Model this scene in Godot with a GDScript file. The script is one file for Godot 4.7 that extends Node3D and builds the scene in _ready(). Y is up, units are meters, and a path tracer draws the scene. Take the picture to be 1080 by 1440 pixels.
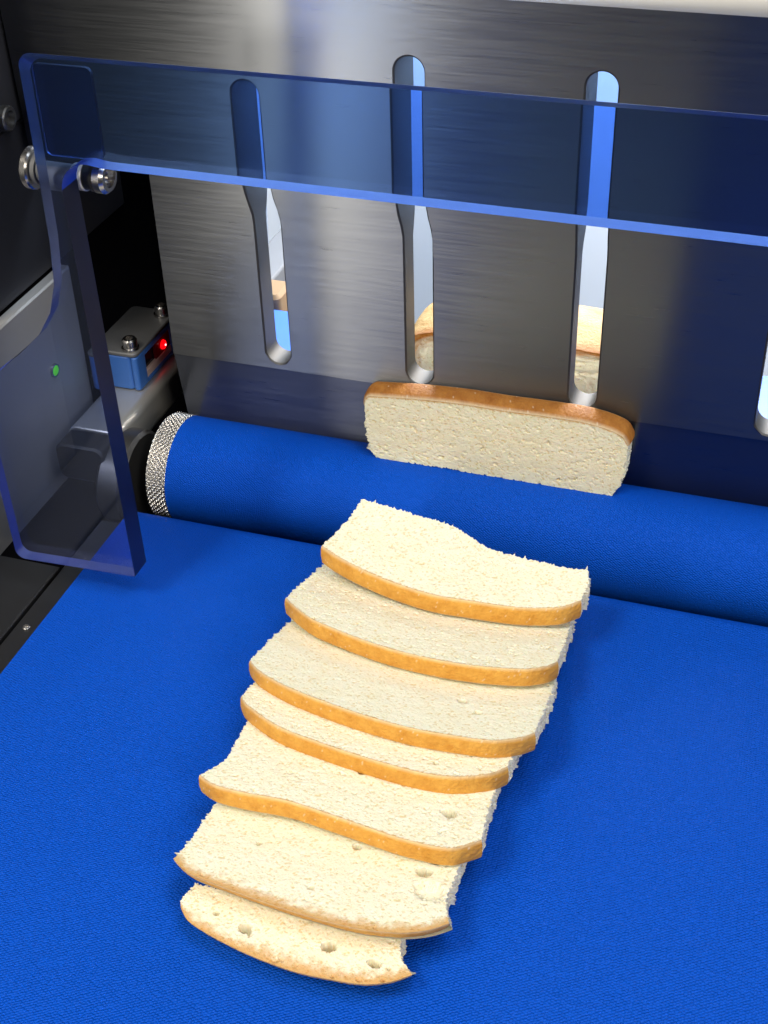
extends Node3D
# A bread slicer seen from above: blue conveyor, roller, slotted steel plate, acrylic guard, sliced loaf.
# Units are metres; most tables below are millimetres. y = 0 is the conveyor surface, z = 0 the face of the steel plate.

const MM := 0.001

class Acc:
	var v := PackedVector3Array()
	var n := PackedVector3Array()
	var t := PackedVector2Array()
	var c := PackedColorArray()
	var i := PackedInt32Array()
	func put(p: Vector3, nn: Vector3, uv := Vector2.ZERO, col := Color.WHITE) -> int:
		v.append(p); n.append(nn); t.append(uv); c.append(col)
		return v.size() - 1
	func tri(a: int, b: int, d: int) -> void:
		var g := (v[b] - v[a]).cross(v[d] - v[a])
		if g.dot(n[a] + n[b] + n[d]) > 0.0:
			i.append(a); i.append(d); i.append(b)
		else:
			i.append(a); i.append(b); i.append(d)
	func quad(p: Array, nn: Vector3, uvs := []) -> void:
		var k := []
		for j in 4:
			k.append(put(p[j], nn, uvs[j] if uvs.size() else Vector2.ZERO))
		tri(k[0], k[1], k[2]); tri(k[0], k[2], k[3])
	func quad_n(p: Array, nn: Array, uvs := []) -> void:
		var k := []
		for j in 4:
			k.append(put(p[j], nn[j], uvs[j] if uvs.size() else Vector2.ZERO))
		tri(k[0], k[1], k[2]); tri(k[0], k[2], k[3])
	# points in rows; normals by differences, turned so that the middle one looks along ref
	func grid(rows: int, cols: int, p: PackedVector3Array, ref: Vector3, uv: PackedVector2Array, col: PackedColorArray, wrap := false) -> void:
		var base := v.size()
		var nn := PackedVector3Array()
		nn.resize(p.size())
		for r in rows:
			for s in cols:
				var r0 := maxi(r - 1, 0)
				var r1 := mini(r + 1, rows - 1)
				var s0 := s - 1
				var s1 := s + 1
				if wrap:
					s0 = cols - 2 if s == 0 else s - 1
					s1 = 1 if s == cols - 1 else s + 1
				else:
					s0 = maxi(s0, 0); s1 = mini(s1, cols - 1)
				nn[r * cols + s] = (p[r1 * cols + s] - p[r0 * cols + s]).cross(p[r * cols + s1] - p[r * cols + s0]).normalized()
		var mid := nn[(rows / 2) * cols + cols / 2]
		var flip := mid.dot(ref) < 0.0
		if flip:
			for k in nn.size():
				nn[k] = -nn[k]
		v.append_array(p); n.append_array(nn)
		if uv.size():
			t.append_array(uv)
		else:
			for k in p.size():
				t.append(Vector2.ZERO)
		if col.size():
			c.append_array(col)
		else:
			for k in p.size():
				c.append(Color.WHITE)
		for r in rows - 1:
			for s in cols - 1:
				var a := base + r * cols + s
				var b := a + 1
				var d := a + cols
				var e := d + 1
				if flip:
					i.append_array([a, d, b, b, d, e])
				else:
					i.append_array([a, b, d, b, e, d])
	func poly(pts: PackedVector2Array, xf: Transform3D, nn: Vector3, uvs := 5.0) -> void:
		var ids := Geometry2D.triangulate_polygon(pts)
		var base := v.size()
		for q in pts:
			put(xf * Vector3(q.x, q.y, 0), nn, q * uvs)
		for k in range(0, ids.size(), 3):
			tri(base + ids[k], base + ids[k + 1], base + ids[k + 2])
	# outline (x, y) drawn out from z0 to z1, edges bevelled, then placed by xf
	func extrude(o: PackedVector2Array, z0: float, z1: float, bev: float, xf := Transform3D(), faces := true, edges := true) -> void:
		var area := 0.0
		var m := o.size()
		for k in m:
			area += o[k].cross(o[(k + 1) % m])
		if area < 0.0:
			o = o.duplicate()
			o.reverse()
		var en := []
		for k in m:
			var d := (o[(k + 1) % m] - o[k]).normalized()
			en.append(Vector2(d.y, -d.x))
		var inn := PackedVector2Array()
		for k in m:
			var a: Vector2 = en[(k + m - 1) % m]
			var b: Vector2 = en[k]
			var s := (a + b).normalized()
			inn.append(o[k] - s * bev / maxf(0.5, s.dot(b)))
		var bs := xf.basis
		if faces:
			var lo := Transform3D(bs, xf * Vector3(0, 0, z0))
			var hi := Transform3D(bs, xf * Vector3(0, 0, z1))
			poly(inn, lo, bs * Vector3(0, 0, -1)); poly(inn, hi, bs * Vector3(0, 0, 1))
		if not edges:
			return
		var run := 0.0
		for k in m:
			var q := (k + 1) % m
			var e: Vector2 = en[k]
			var before: Vector2 = en[(k + m - 1) % m]
			var after: Vector2 = en[q]
			var na := (e + before).normalized() if e.dot(before) > 0.75 else e
			var nb := (e + after).normalized() if e.dot(after) > 0.75 else e
			var wa := bs * Vector3(na.x, na.y, 0)
			var wb := bs * Vector3(nb.x, nb.y, 0)
			var len := o[k].distance_to(o[q])
			var uv := [Vector2(run, z0) * 5.0, Vector2(run + len, z0) * 5.0, Vector2(run + len, z1) * 5.0, Vector2(run, z1) * 5.0]
			run += len
			var p0 := Vector3(o[k].x, o[k].y, 0)
			var p1 := Vector3(o[q].x, o[q].y, 0)
			var u := Vector3(0, 0, 1)
			quad_n([xf * (p0 + u * (z0 + bev)), xf * (p1 + u * (z0 + bev)), xf * (p1 + u * (z1 - bev)), xf * (p0 + u * (z1 - bev))], [wa, wb, wb, wa], uv)
			if bev > 0.0:
				for side in [[z0, z0 + bev, -1.0], [z1, z1 - bev, 1.0]]:
					var up: Vector3 = bs * Vector3(0, 0, side[2])
					var i0 := Vector3(inn[k].x, inn[k].y, side[0])
					var i1 := Vector3(inn[q].x, inn[q].y, side[0])
					quad_n([xf * i0, xf * i1, xf * (p1 + u * side[1]), xf * (p0 + u * side[1])], [(up + wa).normalized(), (up + wb).normalized(), (wb + up).normalized(), (wa + up).normalized()], uv)
	# profile of (radius, height along y), turned about y, then placed by xf; flat shading between steps of the profile
	func lathe(prof: Array, seg: int, xf := Transform3D(), from := 0.0, to := TAU) -> void:
		for k in prof.size() - 1:
			var a: Vector2 = prof[k]
			var b: Vector2 = prof[k + 1]
			var d := (b - a).normalized()
			var pn := Vector2(d.y, -d.x)
			for s in seg:
				var t0 := lerpf(from, to, float(s) / seg)
				var t1 := lerpf(from, to, float(s + 1) / seg)
				var e0 := Vector3(cos(t0), 0, sin(t0))
				var e1 := Vector3(cos(t1), 0, sin(t1))
				var y := Vector3(0, 1, 0)
				var n0 := xf.basis * (e0 * pn.x + y * pn.y)
				var n1 := xf.basis * (e1 * pn.x + y * pn.y)
				quad_n([xf * (e0 * a.x + y * a.y), xf * (e1 * a.x + y * a.y), xf * (e1 * b.x + y * b.y), xf * (e0 * b.x + y * b.y)], [n0, n1, n1, n0], [Vector2(t0, a.y * 50), Vector2(t1, a.y * 50), Vector2(t1, b.y * 50), Vector2(t0, b.y * 50)])
	func into(m: ArrayMesh, mat: Material) -> ArrayMesh:
		var arr := []
		arr.resize(Mesh.ARRAY_MAX)
		arr[Mesh.ARRAY_VERTEX] = v
		arr[Mesh.ARRAY_NORMAL] = n
		arr[Mesh.ARRAY_TEX_UV] = t
		arr[Mesh.ARRAY_COLOR] = c
		arr[Mesh.ARRAY_INDEX] = i
		m.add_surface_from_arrays(Mesh.PRIMITIVE_TRIANGLES, arr)
		m.surface_set_material(m.get_surface_count() - 1, mat)
		return m

var M := {}
var fine := FastNoiseLite.new()
var broad := FastNoiseLite.new()
var cells := FastNoiseLite.new()

func thing(called: String, label: String, category: String, group := "", kind := "") -> Node3D:
	var o := Node3D.new()
	o.name = called
	add_child(o, true)
	tag(o, label, category, group, kind)
	return o

func tag(o: Node3D, label: String, category: String, group := "", kind := "") -> void:
	o.set_meta("label", label)
	if category: o.set_meta("category", category)
	if group: o.set_meta("group", group)
	if kind: o.set_meta("kind", kind)

func part(called: String, a: Acc, mat: Material, parent: Node3D) -> MeshInstance3D:
	var o := MeshInstance3D.new()
	o.name = called
	o.mesh = a.into(ArrayMesh.new(), mat)
	parent.add_child(o, true)
	return o

func rect(x0: float, y0: float, x1: float, y1: float, r := 0.0, seg := 5) -> PackedVector2Array:
	if r <= 0.0:
		return PackedVector2Array([Vector2(x0, y0), Vector2(x1, y0), Vector2(x1, y1), Vector2(x0, y1)])
	var p := PackedVector2Array()
	for q in [[x1 - r, y0 + r, -90.0], [x1 - r, y1 - r, 0.0], [x0 + r, y1 - r, 90.0], [x0 + r, y0 + r, 180.0]]:
		for k in seg + 1:
			var a := deg_to_rad(q[2] + 90.0 * k / seg)
			p.append(Vector2(q[0] + r * cos(a), q[1] + r * sin(a)))
	return p

func arc(c: Vector2, r: float, a0: float, a1: float, seg := 8) -> PackedVector2Array:
	var p := PackedVector2Array()
	for k in seg + 1:
		var a := deg_to_rad(lerpf(a0, a1, float(k) / seg))
		p.append(c + Vector2(cos(a), sin(a)) * r)
	return p

# axes that send an extrusion's z to world x (outline: x -> -z, y -> y)
func along_x(at := Vector3.ZERO) -> Transform3D:
	return Transform3D(Basis(Vector3(0, 0, -1), Vector3(0, 1, 0), Vector3(1, 0, 0)), at)

# axes that send an extrusion's z to world y (outline: x -> x, y -> -z)
func along_y(at := Vector3.ZERO) -> Transform3D:
	return Transform3D(Basis(Vector3(1, 0, 0), Vector3(0, 0, -1), Vector3(0, 1, 0)), at)

# axes that send a lathe's y to world x
func lathe_x(at: Vector3) -> Transform3D:
	return Transform3D(Basis(Vector3(0, -1, 0), Vector3(1, 0, 0), Vector3(0, 0, 1)), at)

func lin(r: float, g: float, b: float) -> Color:
	return Color(r, g, b).linear_to_srgb()

func _ready() -> void:
	# ---- camera, air, lamps
	var cam := Camera3D.new()
	cam.name = "camera"
	add_child(cam)
	var right := Vector3(0.9496, -0.0280, -0.3122)
	var back := Vector3(0.2665, 0.5962, 0.7573).normalized()
	var up := back.cross(right).normalized()
	right = up.cross(back).normalized()
	cam.transform = Transform3D(Basis(right, up, back), Vector3(0.1505, 0.3524, 0.4775))
	cam.fov = 41.171
	cam.near = 0.01
	cam.far = 20.0
	cam.current = true
	var we := WorldEnvironment.new()
	we.name = "environment"
	var env := Environment.new()
	env.background_mode = Environment.BG_COLOR
	env.background_color = lin(0.05, 0.051, 0.053)
	env.tonemap_mode = Environment.TONE_MAPPER_LINEAR
	env.tonemap_exposure = 0.87
	env.sdfgi_enabled = true
	env.ssao_enabled = true
	env.ssil_enabled = true
	we.environment = env
	add_child(we)
	soft_box("key_light", Vector3(-0.40, 1.12, 0.72), Vector3(0.03, 0.02, 0.10), Vector2(0.34, 0.34), 1.15, Color(1.0, 0.97, 0.92))
	soft_box("strip_light", Vector3(-0.40, 0.36, 1.00), Vector3(-0.02, 0.06, 0.05), Vector2(0.15, 0.80), 0.62, Color(1.0, 0.98, 0.94))  # added out of view to draw the bright band on the plate
	soft_box("overhead_light", Vector3(0.36, 1.10, 0.24), Vector3(0.04, 0.0, 0.12), Vector2(0.44, 0.60), 0.72, Color(0.92, 0.96, 1.0))
	soft_box("right_fill_light", Vector3(0.95, 0.80, 0.95), Vector3(0.02, 0.03, 0.08), Vector2(0.50, 0.50), 1.10, Color(1.0, 0.97, 0.92))  # added out of view to brighten the standing slice and right-hand shadows
	soft_box("background_light", Vector3(0.0, 0.40, -0.30), Vector3(0.0, -0.15, -0.5), Vector2(0.7, 0.15), 0.8, Color(0.85, 0.92, 1.0))
	soft_box("rear_light", Vector3(0.05, 0.185, -0.26), Vector3(0.04, 0.05, -0.01), Vector2(0.3, 0.05), 0.27, Color(1.0, 0.97, 0.93))  # added out of view; bounces off the back of the plate onto the loaf
	materials()
	setting()
	machine()
	bread()

func soft_box(called: String, at: Vector3, towards: Vector3, size: Vector2, energy: float, tone: Color) -> void:
	var l := AreaLight3D.new()
	l.name = called
	l.area_size = size
	l.area_normalize_energy = true
	l.light_energy = energy
	l.light_color = tone
	l.shadow_enabled = true
	l.area_range = 4.0
	add_child(l)
	l.look_at_from_position(at, towards, Vector3(0.02, 1, 0.01))

func mat(called: String, col: Color, rough: float, metal := 0.0) -> StandardMaterial3D:
	var m := StandardMaterial3D.new()
	m.resource_name = called
	m.albedo_color = col
	m.roughness = rough
	m.metallic = metal
	return m

func materials() -> void:
	fine.noise_type = FastNoiseLite.TYPE_SIMPLEX
	fine.frequency = 1.0
	fine.fractal_octaves = 2
	fine.seed = 11
	broad.noise_type = FastNoiseLite.TYPE_SIMPLEX
	broad.frequency = 1.0
	broad.fractal_type = FastNoiseLite.FRACTAL_FBM
	broad.fractal_octaves = 3
	broad.seed = 4
	cells.noise_type = FastNoiseLite.TYPE_CELLULAR
	cells.cellular_return_type = FastNoiseLite.RETURN_DISTANCE
	cells.fractal_type = FastNoiseLite.FRACTAL_NONE
	cells.frequency = 1.0
	cells.seed = 7
	# brushed streaks: one long wave along each row
	var streak := Image.create(1024, 512, false, Image.FORMAT_L8)
	var sn := FastNoiseLite.new()
	sn.noise_type = FastNoiseLite.TYPE_SIMPLEX
	sn.frequency = 1.0
	sn.fractal_type = FastNoiseLite.FRACTAL_NONE
	sn.seed = 3
	for y in 512:
		for x in 1024:
			var h := 0.5 + 0.26 * sn.get_noise_2d(x * 0.003, y * 0.9) + 0.10 * sn.get_noise_2d(x * 0.012 + 50, y * 1.3)
			streak.set_pixel(x, y, Color(h, h, h))
	var streak_tex := ImageTexture.create_from_image(streak)
	var rough_img := Image.create(1024, 512, false, Image.FORMAT_L8)
	for y in 512:
		for x in 1024:
			var h: float = streak.get_pixel(x, y).r
			var w := clampf(0.88 + 0.32 * (h - 0.5), 0.0, 1.0)
			rough_img.set_pixel(x, y, Color(w, w, w))
	var rough_tex := ImageTexture.create_from_image(rough_img)
	var steel := mat("brushed_steel", lin(0.176, 0.182, 0.190), 0.35, 1.0)
	steel.anisotropy_enabled = true
	steel.anisotropy = -0.98
	steel.roughness_texture = rough_tex
	steel.heightmap_enabled = true
	steel.heightmap_texture = streak_tex
	steel.heightmap_scale = 0.0005
	M.steel = steel
	M.slot = mat("milled_steel", lin(0.11, 0.107, 0.103), 0.6, 1.0)
	var bl: StandardMaterial3D = steel.duplicate()
	bl.resource_name = "reflection_toned_steel"
	bl.albedo_color = lin(0.12, 0.13, 0.16)  # darkened and blued to stand in for the reflected belt and roller
	M.blade = bl
	M.polished = mat("polished_steel", lin(0.50, 0.48, 0.46), 0.24, 1.0)
	M.satin = mat("satin_steel", lin(0.60, 0.58, 0.54), 0.38, 0.75)
	M.rear = mat("bounce_rear_steel", lin(0.55, 0.54, 0.52), 0.6, 0.3)  # pale matt tone added so the unseen back bounces light onto the loaf
	M.bracket = mat("dark_bracket_steel", lin(0.16, 0.155, 0.15), 0.35, 0.9)
	M.light_grey = mat("light_grey_paint", lin(0.14, 0.14, 0.145), 0.5)
	M.side = mat("matt_stainless", lin(0.42, 0.405, 0.39), 0.45, 0.4)
	M.dark_steel = mat("dark_anodised", lin(0.035, 0.035, 0.042), 0.45, 0.3)
	M.black = mat("black_plastic", lin(0.009, 0.009, 0.010), 0.5)
	M.void = mat("black_inside", lin(0.003, 0.003, 0.004), 1.0)  # darkness of unlit gaps put into the colour
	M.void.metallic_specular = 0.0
	# belt: pebbled rows
	# (a lattice of small domes, every second row set off, that repeats without a seam)
	var side := 768
	var pebble := Image.create(side, side, false, Image.FORMAT_L8)
	var heights := PackedFloat32Array()
	heights.resize(side * side)
	var rng := RandomNumberGenerator.new()
	rng.seed = 21
	var cell := 16
	var count := side / cell
	for gy in count:
		for gx in count:
			var cx := gx * cell + (cell / 2 if gy % 2 else 0) + rng.randf_range(-2.6, 2.6)
			var cy := gy * cell + rng.randf_range(-2.6, 2.6)
			var tall := rng.randf_range(0.65, 1.0)
			var rx := rng.randf_range(8.0, 10.5)
			var ry := rng.randf_range(7.5, 9.5)
			for oy in range(-11, 12):
				for ox in range(-11, 12):
					var px := floori(cx) + ox
					var py := floori(cy) + oy
					var e := 1.0 - pow((px - cx) / rx, 2.0) - pow((py - cy) / ry, 2.0)
					if e <= 0.0: continue
					var at := posmod(py, side) * side + posmod(px, side)
					heights[at] = maxf(heights[at], tall * sqrt(e))
	for y in side:
		for x in side:
			var h := heights[y * side + x]
			pebble.set_pixel(x, y, Color(h, h, h))
	var belt := mat("blue_belt", lin(0.002, 0.074, 0.50), 0.38)
	belt.metallic_specular = 0.2
	belt.heightmap_enabled = true
	belt.heightmap_texture = ImageTexture.create_from_image(pebble)
	belt.heightmap_scale = 0.042
	belt.uv1_scale = Vector3(1, 1, 1)
	M.belt = belt
	M.infeed = mat("infeed_belt", lin(0.01, 0.12, 0.62), 0.45)
	# acrylic
	var ac := mat("blue_acrylic", Color(lin(0.22, 0.40, 0.84), 0.008), 0.015)
	ac.transparency = BaseMaterial3D.TRANSPARENCY_ALPHA
	ac.refraction_enabled = true
	ac.refraction_scale = 0.049
	M.acrylic = ac
	var ap: StandardMaterial3D = ac.duplicate()
	ap.resource_name = "pale_acrylic"
	ap.albedo_color = Color(lin(0.36, 0.54, 0.90), 0.02)
	M.acrylic_pale = ap
	var ae := mat("acrylic_edge", Color(lin(0.003, 0.048, 0.56), 0.65), 0.4)
	ae.transparency = BaseMaterial3D.TRANSPARENCY_ALPHA
	ae.refraction_enabled = true
	ae.refraction_scale = 0.049
	M.acrylic_edge = ae
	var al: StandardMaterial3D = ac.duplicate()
	al.resource_name = "reflection_veil_acrylic"
	al.albedo_color = Color(lin(0.42, 0.51, 0.80), 0.015)  # paler, greyer tint stands in for reflections veiling the same sheet
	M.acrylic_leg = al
	var at: StandardMaterial3D = ae.duplicate()
	at.resource_name = "shaded_acrylic_edge"
	at.albedo_color = Color(lin(0.004, 0.008, 0.045), 0.25)  # darker copy of the edge colour stands in for edges in shade
	M.acrylic_shaded = at
	# bread
	var crumb_img := broad_image(0.03, 5)
	var pits := pore_image(768)
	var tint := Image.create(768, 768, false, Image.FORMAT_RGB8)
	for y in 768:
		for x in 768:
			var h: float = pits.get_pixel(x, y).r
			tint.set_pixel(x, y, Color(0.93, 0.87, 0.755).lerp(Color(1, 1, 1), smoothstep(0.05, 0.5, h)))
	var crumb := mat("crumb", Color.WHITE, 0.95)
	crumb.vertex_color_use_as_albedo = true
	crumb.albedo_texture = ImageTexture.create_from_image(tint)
	crumb.metallic_specular = 0.2
	crumb.heightmap_enabled = true
	crumb.heightmap_texture = ImageTexture.create_from_image(pits)
	crumb.heightmap_scale = 0.013
	crumb.subsurf_scatter_enabled = true
	crumb.subsurf_scatter_strength = 0.14
	M.crumb = crumb
	var crust := mat("crust", Color.WHITE, 0.6)
	crust.vertex_color_use_as_albedo = true
	crust.metallic_specular = 0.35
	crust.heightmap_enabled = true
	crust.heightmap_texture = ImageTexture.create_from_image(crumb_img)
	crust.heightmap_scale = 0.02
	M.crust = crust
	M.tan = mat("tan_wood", lin(0.26, 0.16, 0.075), 0.7)
	M.wall = mat("pale_wall", lin(0.80, 0.83, 0.88), 0.8)
	M.blue_paint = mat("blue_housing", lin(0.035, 0.13, 0.42), 0.5)
	M.grey_paint = mat("grey_cover", lin(0.13, 0.13, 0.13), 0.5, 0.3)
	M.smoked = mat("smoked_window", lin(0.01, 0.008, 0.012), 0.12)
	M.red_glow_tint = mat("red_glow_panel", lin(0.16, 0.003, 0.008), 0.25)
	M.pale = mat("pale_plastic", lin(0.55, 0.40, 0.36), 0.5)
	var red := mat("red_led", lin(0.4, 0.0, 0.01), 0.3)
	red.emission_enabled = true
	red.emission = Color(1.0, 0.02, 0.05)
	red.emission_energy_multiplier = 1.6
	M.red = red
	var hot := mat("led_core", Color.WHITE, 0.3)
	hot.emission_enabled = true
	hot.emission = Color(1.0, 0.75, 0.75)
	hot.emission_energy_multiplier = 3.0
	M.hot = hot
	var green := mat("green_led", lin(0.1, 0.5, 0.05), 0.3)
	green.emission_enabled = true
	green.emission = Color(0.35, 0.85, 0.12)
	green.emission_energy_multiplier = 0.8
	M.green = green

# open crumb: many overlapping pits of many sizes, repeating without a seam
func pore_image(side: int) -> Image:
	var rng := RandomNumberGenerator.new()
	rng.seed = 77
	var h := PackedFloat32Array()
	h.resize(side * side)
	var grain := broad_image(0.02, 8)
	grain.resize(side, side)
	for k in side * side:
		h[k] = 0.62 + 0.38 * grain.get_pixel(k % side, k / side).r
	for k in 2000:
		var r := 2.5 + 13.0 * pow(rng.randf(), 3.2)
		var long := rng.randf_range(1.0, 2.0)
		var turn := rng.randfn(0.0, 0.5)
		var cx := rng.randf() * side
		var cy := rng.randf() * side
		var deep := rng.randf_range(0.25, 0.75)
		var co := cos(turn)
		var si := sin(turn)
		var reach := int(r * long) + 1
		for oy in range(-reach, reach + 1):
			for ox in range(-reach, reach + 1):
				var u := (ox * co + oy * si) / (r * long)
				var v := (-ox * si + oy * co) / r
				var e := 1.0 - u * u - v * v
				if e <= 0.0: continue
				var at := posmod(floori(cy) + oy, side) * side + posmod(floori(cx) + ox, side)
				h[at] = minf(h[at], h[at] * (1.0 - deep * minf(1.0, e * 1.6)) + 0.02)
	var im := Image.create(side, side, false, Image.FORMAT_L8)
	for k in side * side:
		im.set_pixel(k % side, k / side, Color(h[k], h[k], h[k]))
	return im

func broad_image(freq: float, s: int) -> Image:
	var nz := FastNoiseLite.new()
	nz.noise_type = FastNoiseLite.TYPE_SIMPLEX
	nz.frequency = freq
	nz.fractal_type = FastNoiseLite.FRACTAL_FBM
	nz.fractal_octaves = 4
	nz.seed = s
	return nz.get_seamless_image(512, 512)

# ------------------------------------------------------------------ setting
func setting() -> void:
	var w := thing("backdrop_wall", "pale blue white wall far behind the slicing machine", "wall", "", "structure")
	var a := Acc.new()
	a.extrude(rect(-1.2, -0.9, 1.2, 0.9), -0.52, -0.5, 0.0)
	part("wall_panel", a, M.wall, w)

# ------------------------------------------------------------------ machine
const SLOTS := [[-0.064, 0.0057, -0.0032, 0.1752], [0.0008, 0.0058, -0.0026, 0.1880], [0.0706, 0.0058, -0.0005, 0.1880], [0.146, 0.0058, 0.0, 0.1880]]
const SLOT_LOW := 0.0482

func depth_at(y: float) -> float:
	return 0.012 + 0.012 * smoothstep(0.112, 0.130, y)

func slot_shift(k: int, y: float) -> float:   # the slots step a little to the left where the plate thickens
	return SLOTS[k][2] * smoothstep(0.115, 0.130, y)

func slot_half(k_slot: int, hw: float, side: float) -> PackedVector2Array:
	var p := straight_half(SLOTS[k_slot][0], hw, side, SLOTS[k_slot][3])
	for k in p.size(): p[k].x += slot_shift(k_slot, p[k].y)
	return p

func straight_half(cx: float, hw: float, side: float, top: float) -> PackedVector2Array:   # from the bottom to the top, on one side
	var p := PackedVector2Array()
	var r := hw
	for k in 9:
		var a := deg_to_rad(-90.0 + side * 90.0 * k / 8)
		p.append(Vector2(cx + r * cos(a), SLOT_LOW + 0.0058 + r * sin(a)))
	for k in range(1, 30):
		p.append(Vector2(cx + side * hw, lerpf(SLOT_LOW + 0.0058, top - 0.0058, k / 29.0)))
	for k in range(1, 9):
		var a := deg_to_rad(90.0 - side * 90.0 + side * 90.0 * k / 8)
		p.append(Vector2(cx + r * cos(a), top - 0.0058 + r * sin(a)))
	return p

func plate() -> void:
	var t := thing("slotted_steel_plate", "tall brushed steel plate with vertical rounded slots behind the blue roller", "steel plate")
	var a := Acc.new()
	var yb := 0.0455
	var yt := 0.2105
	var ch := 0.0007
	var rear := Acc.new()
	# columns of plate between the middles of neighbouring slots
	var xs := []
	for s in SLOTS: xs.append(s[0])
	for k in xs.size() + 1:
		var p := PackedVector2Array()
		if k == 0:
			p.append_array([Vector2(-0.1155, yb), Vector2(-0.1155, 0.1342), Vector2(-0.1705, 0.1342), Vector2(-0.1722, yt), Vector2(xs[0], yt)])
		else:
			p.append(Vector2(xs[k - 1], yb))
			p.append_array(slot_half(k - 1, SLOTS[k - 1][1] + ch, 1.0))
			p.append(Vector2(xs[k - 1], yt))
		if k == xs.size():
			p.append_array([Vector2(0.27, yt), Vector2(0.27, yb)])
		else:
			if k > 0: p.append(Vector2(xs[k], yt))
			var h := slot_half(k, SLOTS[k][1] + ch, -1.0)
			h.reverse()
			p.append_array(h)
			p.append(Vector2(xs[k], yb))
		var q := PackedVector2Array()
		for e in p:
			if q.is_empty() or q[q.size() - 1].distance_to(e) > 1e-5: q.append(e)
		a.poly(q, Transform3D(), Vector3(0, 0, 1))
		var ids := Geometry2D.triangulate_polygon(q)
		var base := rear.v.size()
		for e in q:
			rear.put(Vector3(e.x, e.y, -depth_at(e.y)), Vector3(0, 0, -1), e * 5.0)
		for j in range(0, ids.size(), 3):
			rear.tri(base + ids[j], base + ids[j + 1], base + ids[j + 2])
	# outer left edges and the step under the head
	a.quad([Vector3(-0.1155, yb, 0), Vector3(-0.1155, 0.1342, 0), Vector3(-0.1155, 0.1342, -0.024), Vector3(-0.1155, yb, -0.012)], Vector3(-1, 0, 0))
	a.quad([Vector3(-0.1155, 0.1342, 0), Vector3(-0.1705, 0.1342, 0), Vector3(-0.1705, 0.1342, -0.024), Vector3(-0.1155, 0.1342, -0.024)], Vector3(0, -1, 0))
	a.quad([Vector3(-0.1705, 0.1342, 0), Vector3(-0.1722, yt, 0), Vector3(-0.1722, yt, -0.024), Vector3(-0.1705, 0.1342, -0.024)], Vector3(-1, 0, 0))
	part("face_plate", a, M.steel, t)
	part("rear_face", rear, M.rear, t)
	# polished slot walls with a chamfered rim
	for k in SLOTS.size():
		var s := Acc.new()
		var loop_a := slot_half(k, SLOTS[k][1], 1.0)
		var other := slot_half(k, SLOTS[k][1], -1.0)
		other.reverse()
		loop_a.append_array(other)
		var wide := slot_half(k, SLOTS[k][1] + ch, 1.0)
		var wide_b := slot_half(k, SLOTS[k][1] + ch, -1.0)
		wide_b.reverse()
		wide.append_array(wide_b)
		var m := loop_a.size()
		for j in m:
			var q := (j + 1) % m
			if loop_a[j].distance_to(loop_a[q]) < 1e-6: continue
			var nj := (loop_a[j] - Vector2(SLOTS[k][0] + slot_shift(k, loop_a[j].y), clampf(loop_a[j].y, SLOT_LOW + 0.0058, SLOTS[k][3] - 0.0058))).normalized()
			var nq := (loop_a[q] - Vector2(SLOTS[k][0] + slot_shift(k, loop_a[q].y), clampf(loop_a[q].y, SLOT_LOW + 0.0058, SLOTS[k][3] - 0.0058))).normalized()
			var n0 := Vector3(-nj.x, -nj.y, 0)
			var n1 := Vector3(-nq.x, -nq.y, 0)
			var p0 := Vector3(loop_a[j].x, loop_a[j].y, -ch)
			var p1 := Vector3(loop_a[q].x, loop_a[q].y, -ch)
			s.quad_n([p0, p1, Vector3(p1.x, p1.y, -depth_at(p1.y)), Vector3(p0.x, p0.y, -depth_at(p0.y))], [n0, n1, n1, n0])
			var f := Vector3(0, 0, 1)
			s.quad_n([Vector3(wide[j].x, wide[j].y, 0), Vector3(wide[q].x, wide[q].y, 0), p1, p0], [(n0 + f).normalized(), (n1 + f).normalized(), (n1 + f).normalized(), (n0 + f).normalized()])
		part("slot_rim", s, M.slot, t)
	# blade strip under the plate, leaning back
	var b := Acc.new()
	var low := Vector3(0, 0.0088, -0.0062)
	var f0 := [Vector3(-0.1155, yb - 0.0003, -0.0004), Vector3(0.27, yb - 0.0003, -0.0004), Vector3(0.27, low.y, low.z), Vector3(-0.1155, low.y, low.z)]
	var nn := Vector3(0, low.z, yb - low.y).normalized()
	b.quad(f0, nn, [Vector2(-0.1155, yb) * 5, Vector2(0.27, yb) * 5, Vector2(0.27, low.y) * 5, Vector2(-0.1155, low.y) * 5])
	b.quad([f0[0], f0[3], Vector3(-0.1155, low.y, -0.0125), Vector3(-0.1155, yb, -0.011)], Vector3(-1, 0, 0))
	b.quad([f0[0] + Vector3(0, 0, -0.011), f0[1] + Vector3(0, 0, -0.011), Vector3(0.27, low.y, -0.0125), Vector3(-0.1155, low.y, -0.0125)], Vector3(0, 0, -1))
	part("blade_strip", b, M.blade, t)
	# rounded top edge
	var e := Acc.new()
	var prof := arc(Vector2(0.012, 0), 0.012, 180, 0, 10)
	for k in prof.size() - 1:
		var c0 := prof[k]
		var c1 := prof[k + 1]
		var n0 := Vector3(0, c0.y, -(c0.x - 0.012)).normalized()
		var n1 := Vector3(0, c1.y, -(c1.x - 0.012)).normalized()
		e.quad_n([Vector3(-0.1722, yt + c0.y, -c0.x), Vector3(0.27, yt + c0.y, -c0.x), Vector3(0.27, yt + c1.y, -c1.x), Vector3(-0.1722, yt + c1.y, -c1.x)], [n0, n0, n1, n1], [Vector2(0, 0), Vector2(2, 0), Vector2(2, 0.05), Vector2(0, 0.05)])
	part("top_edge", e, M.satin, t)

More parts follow.
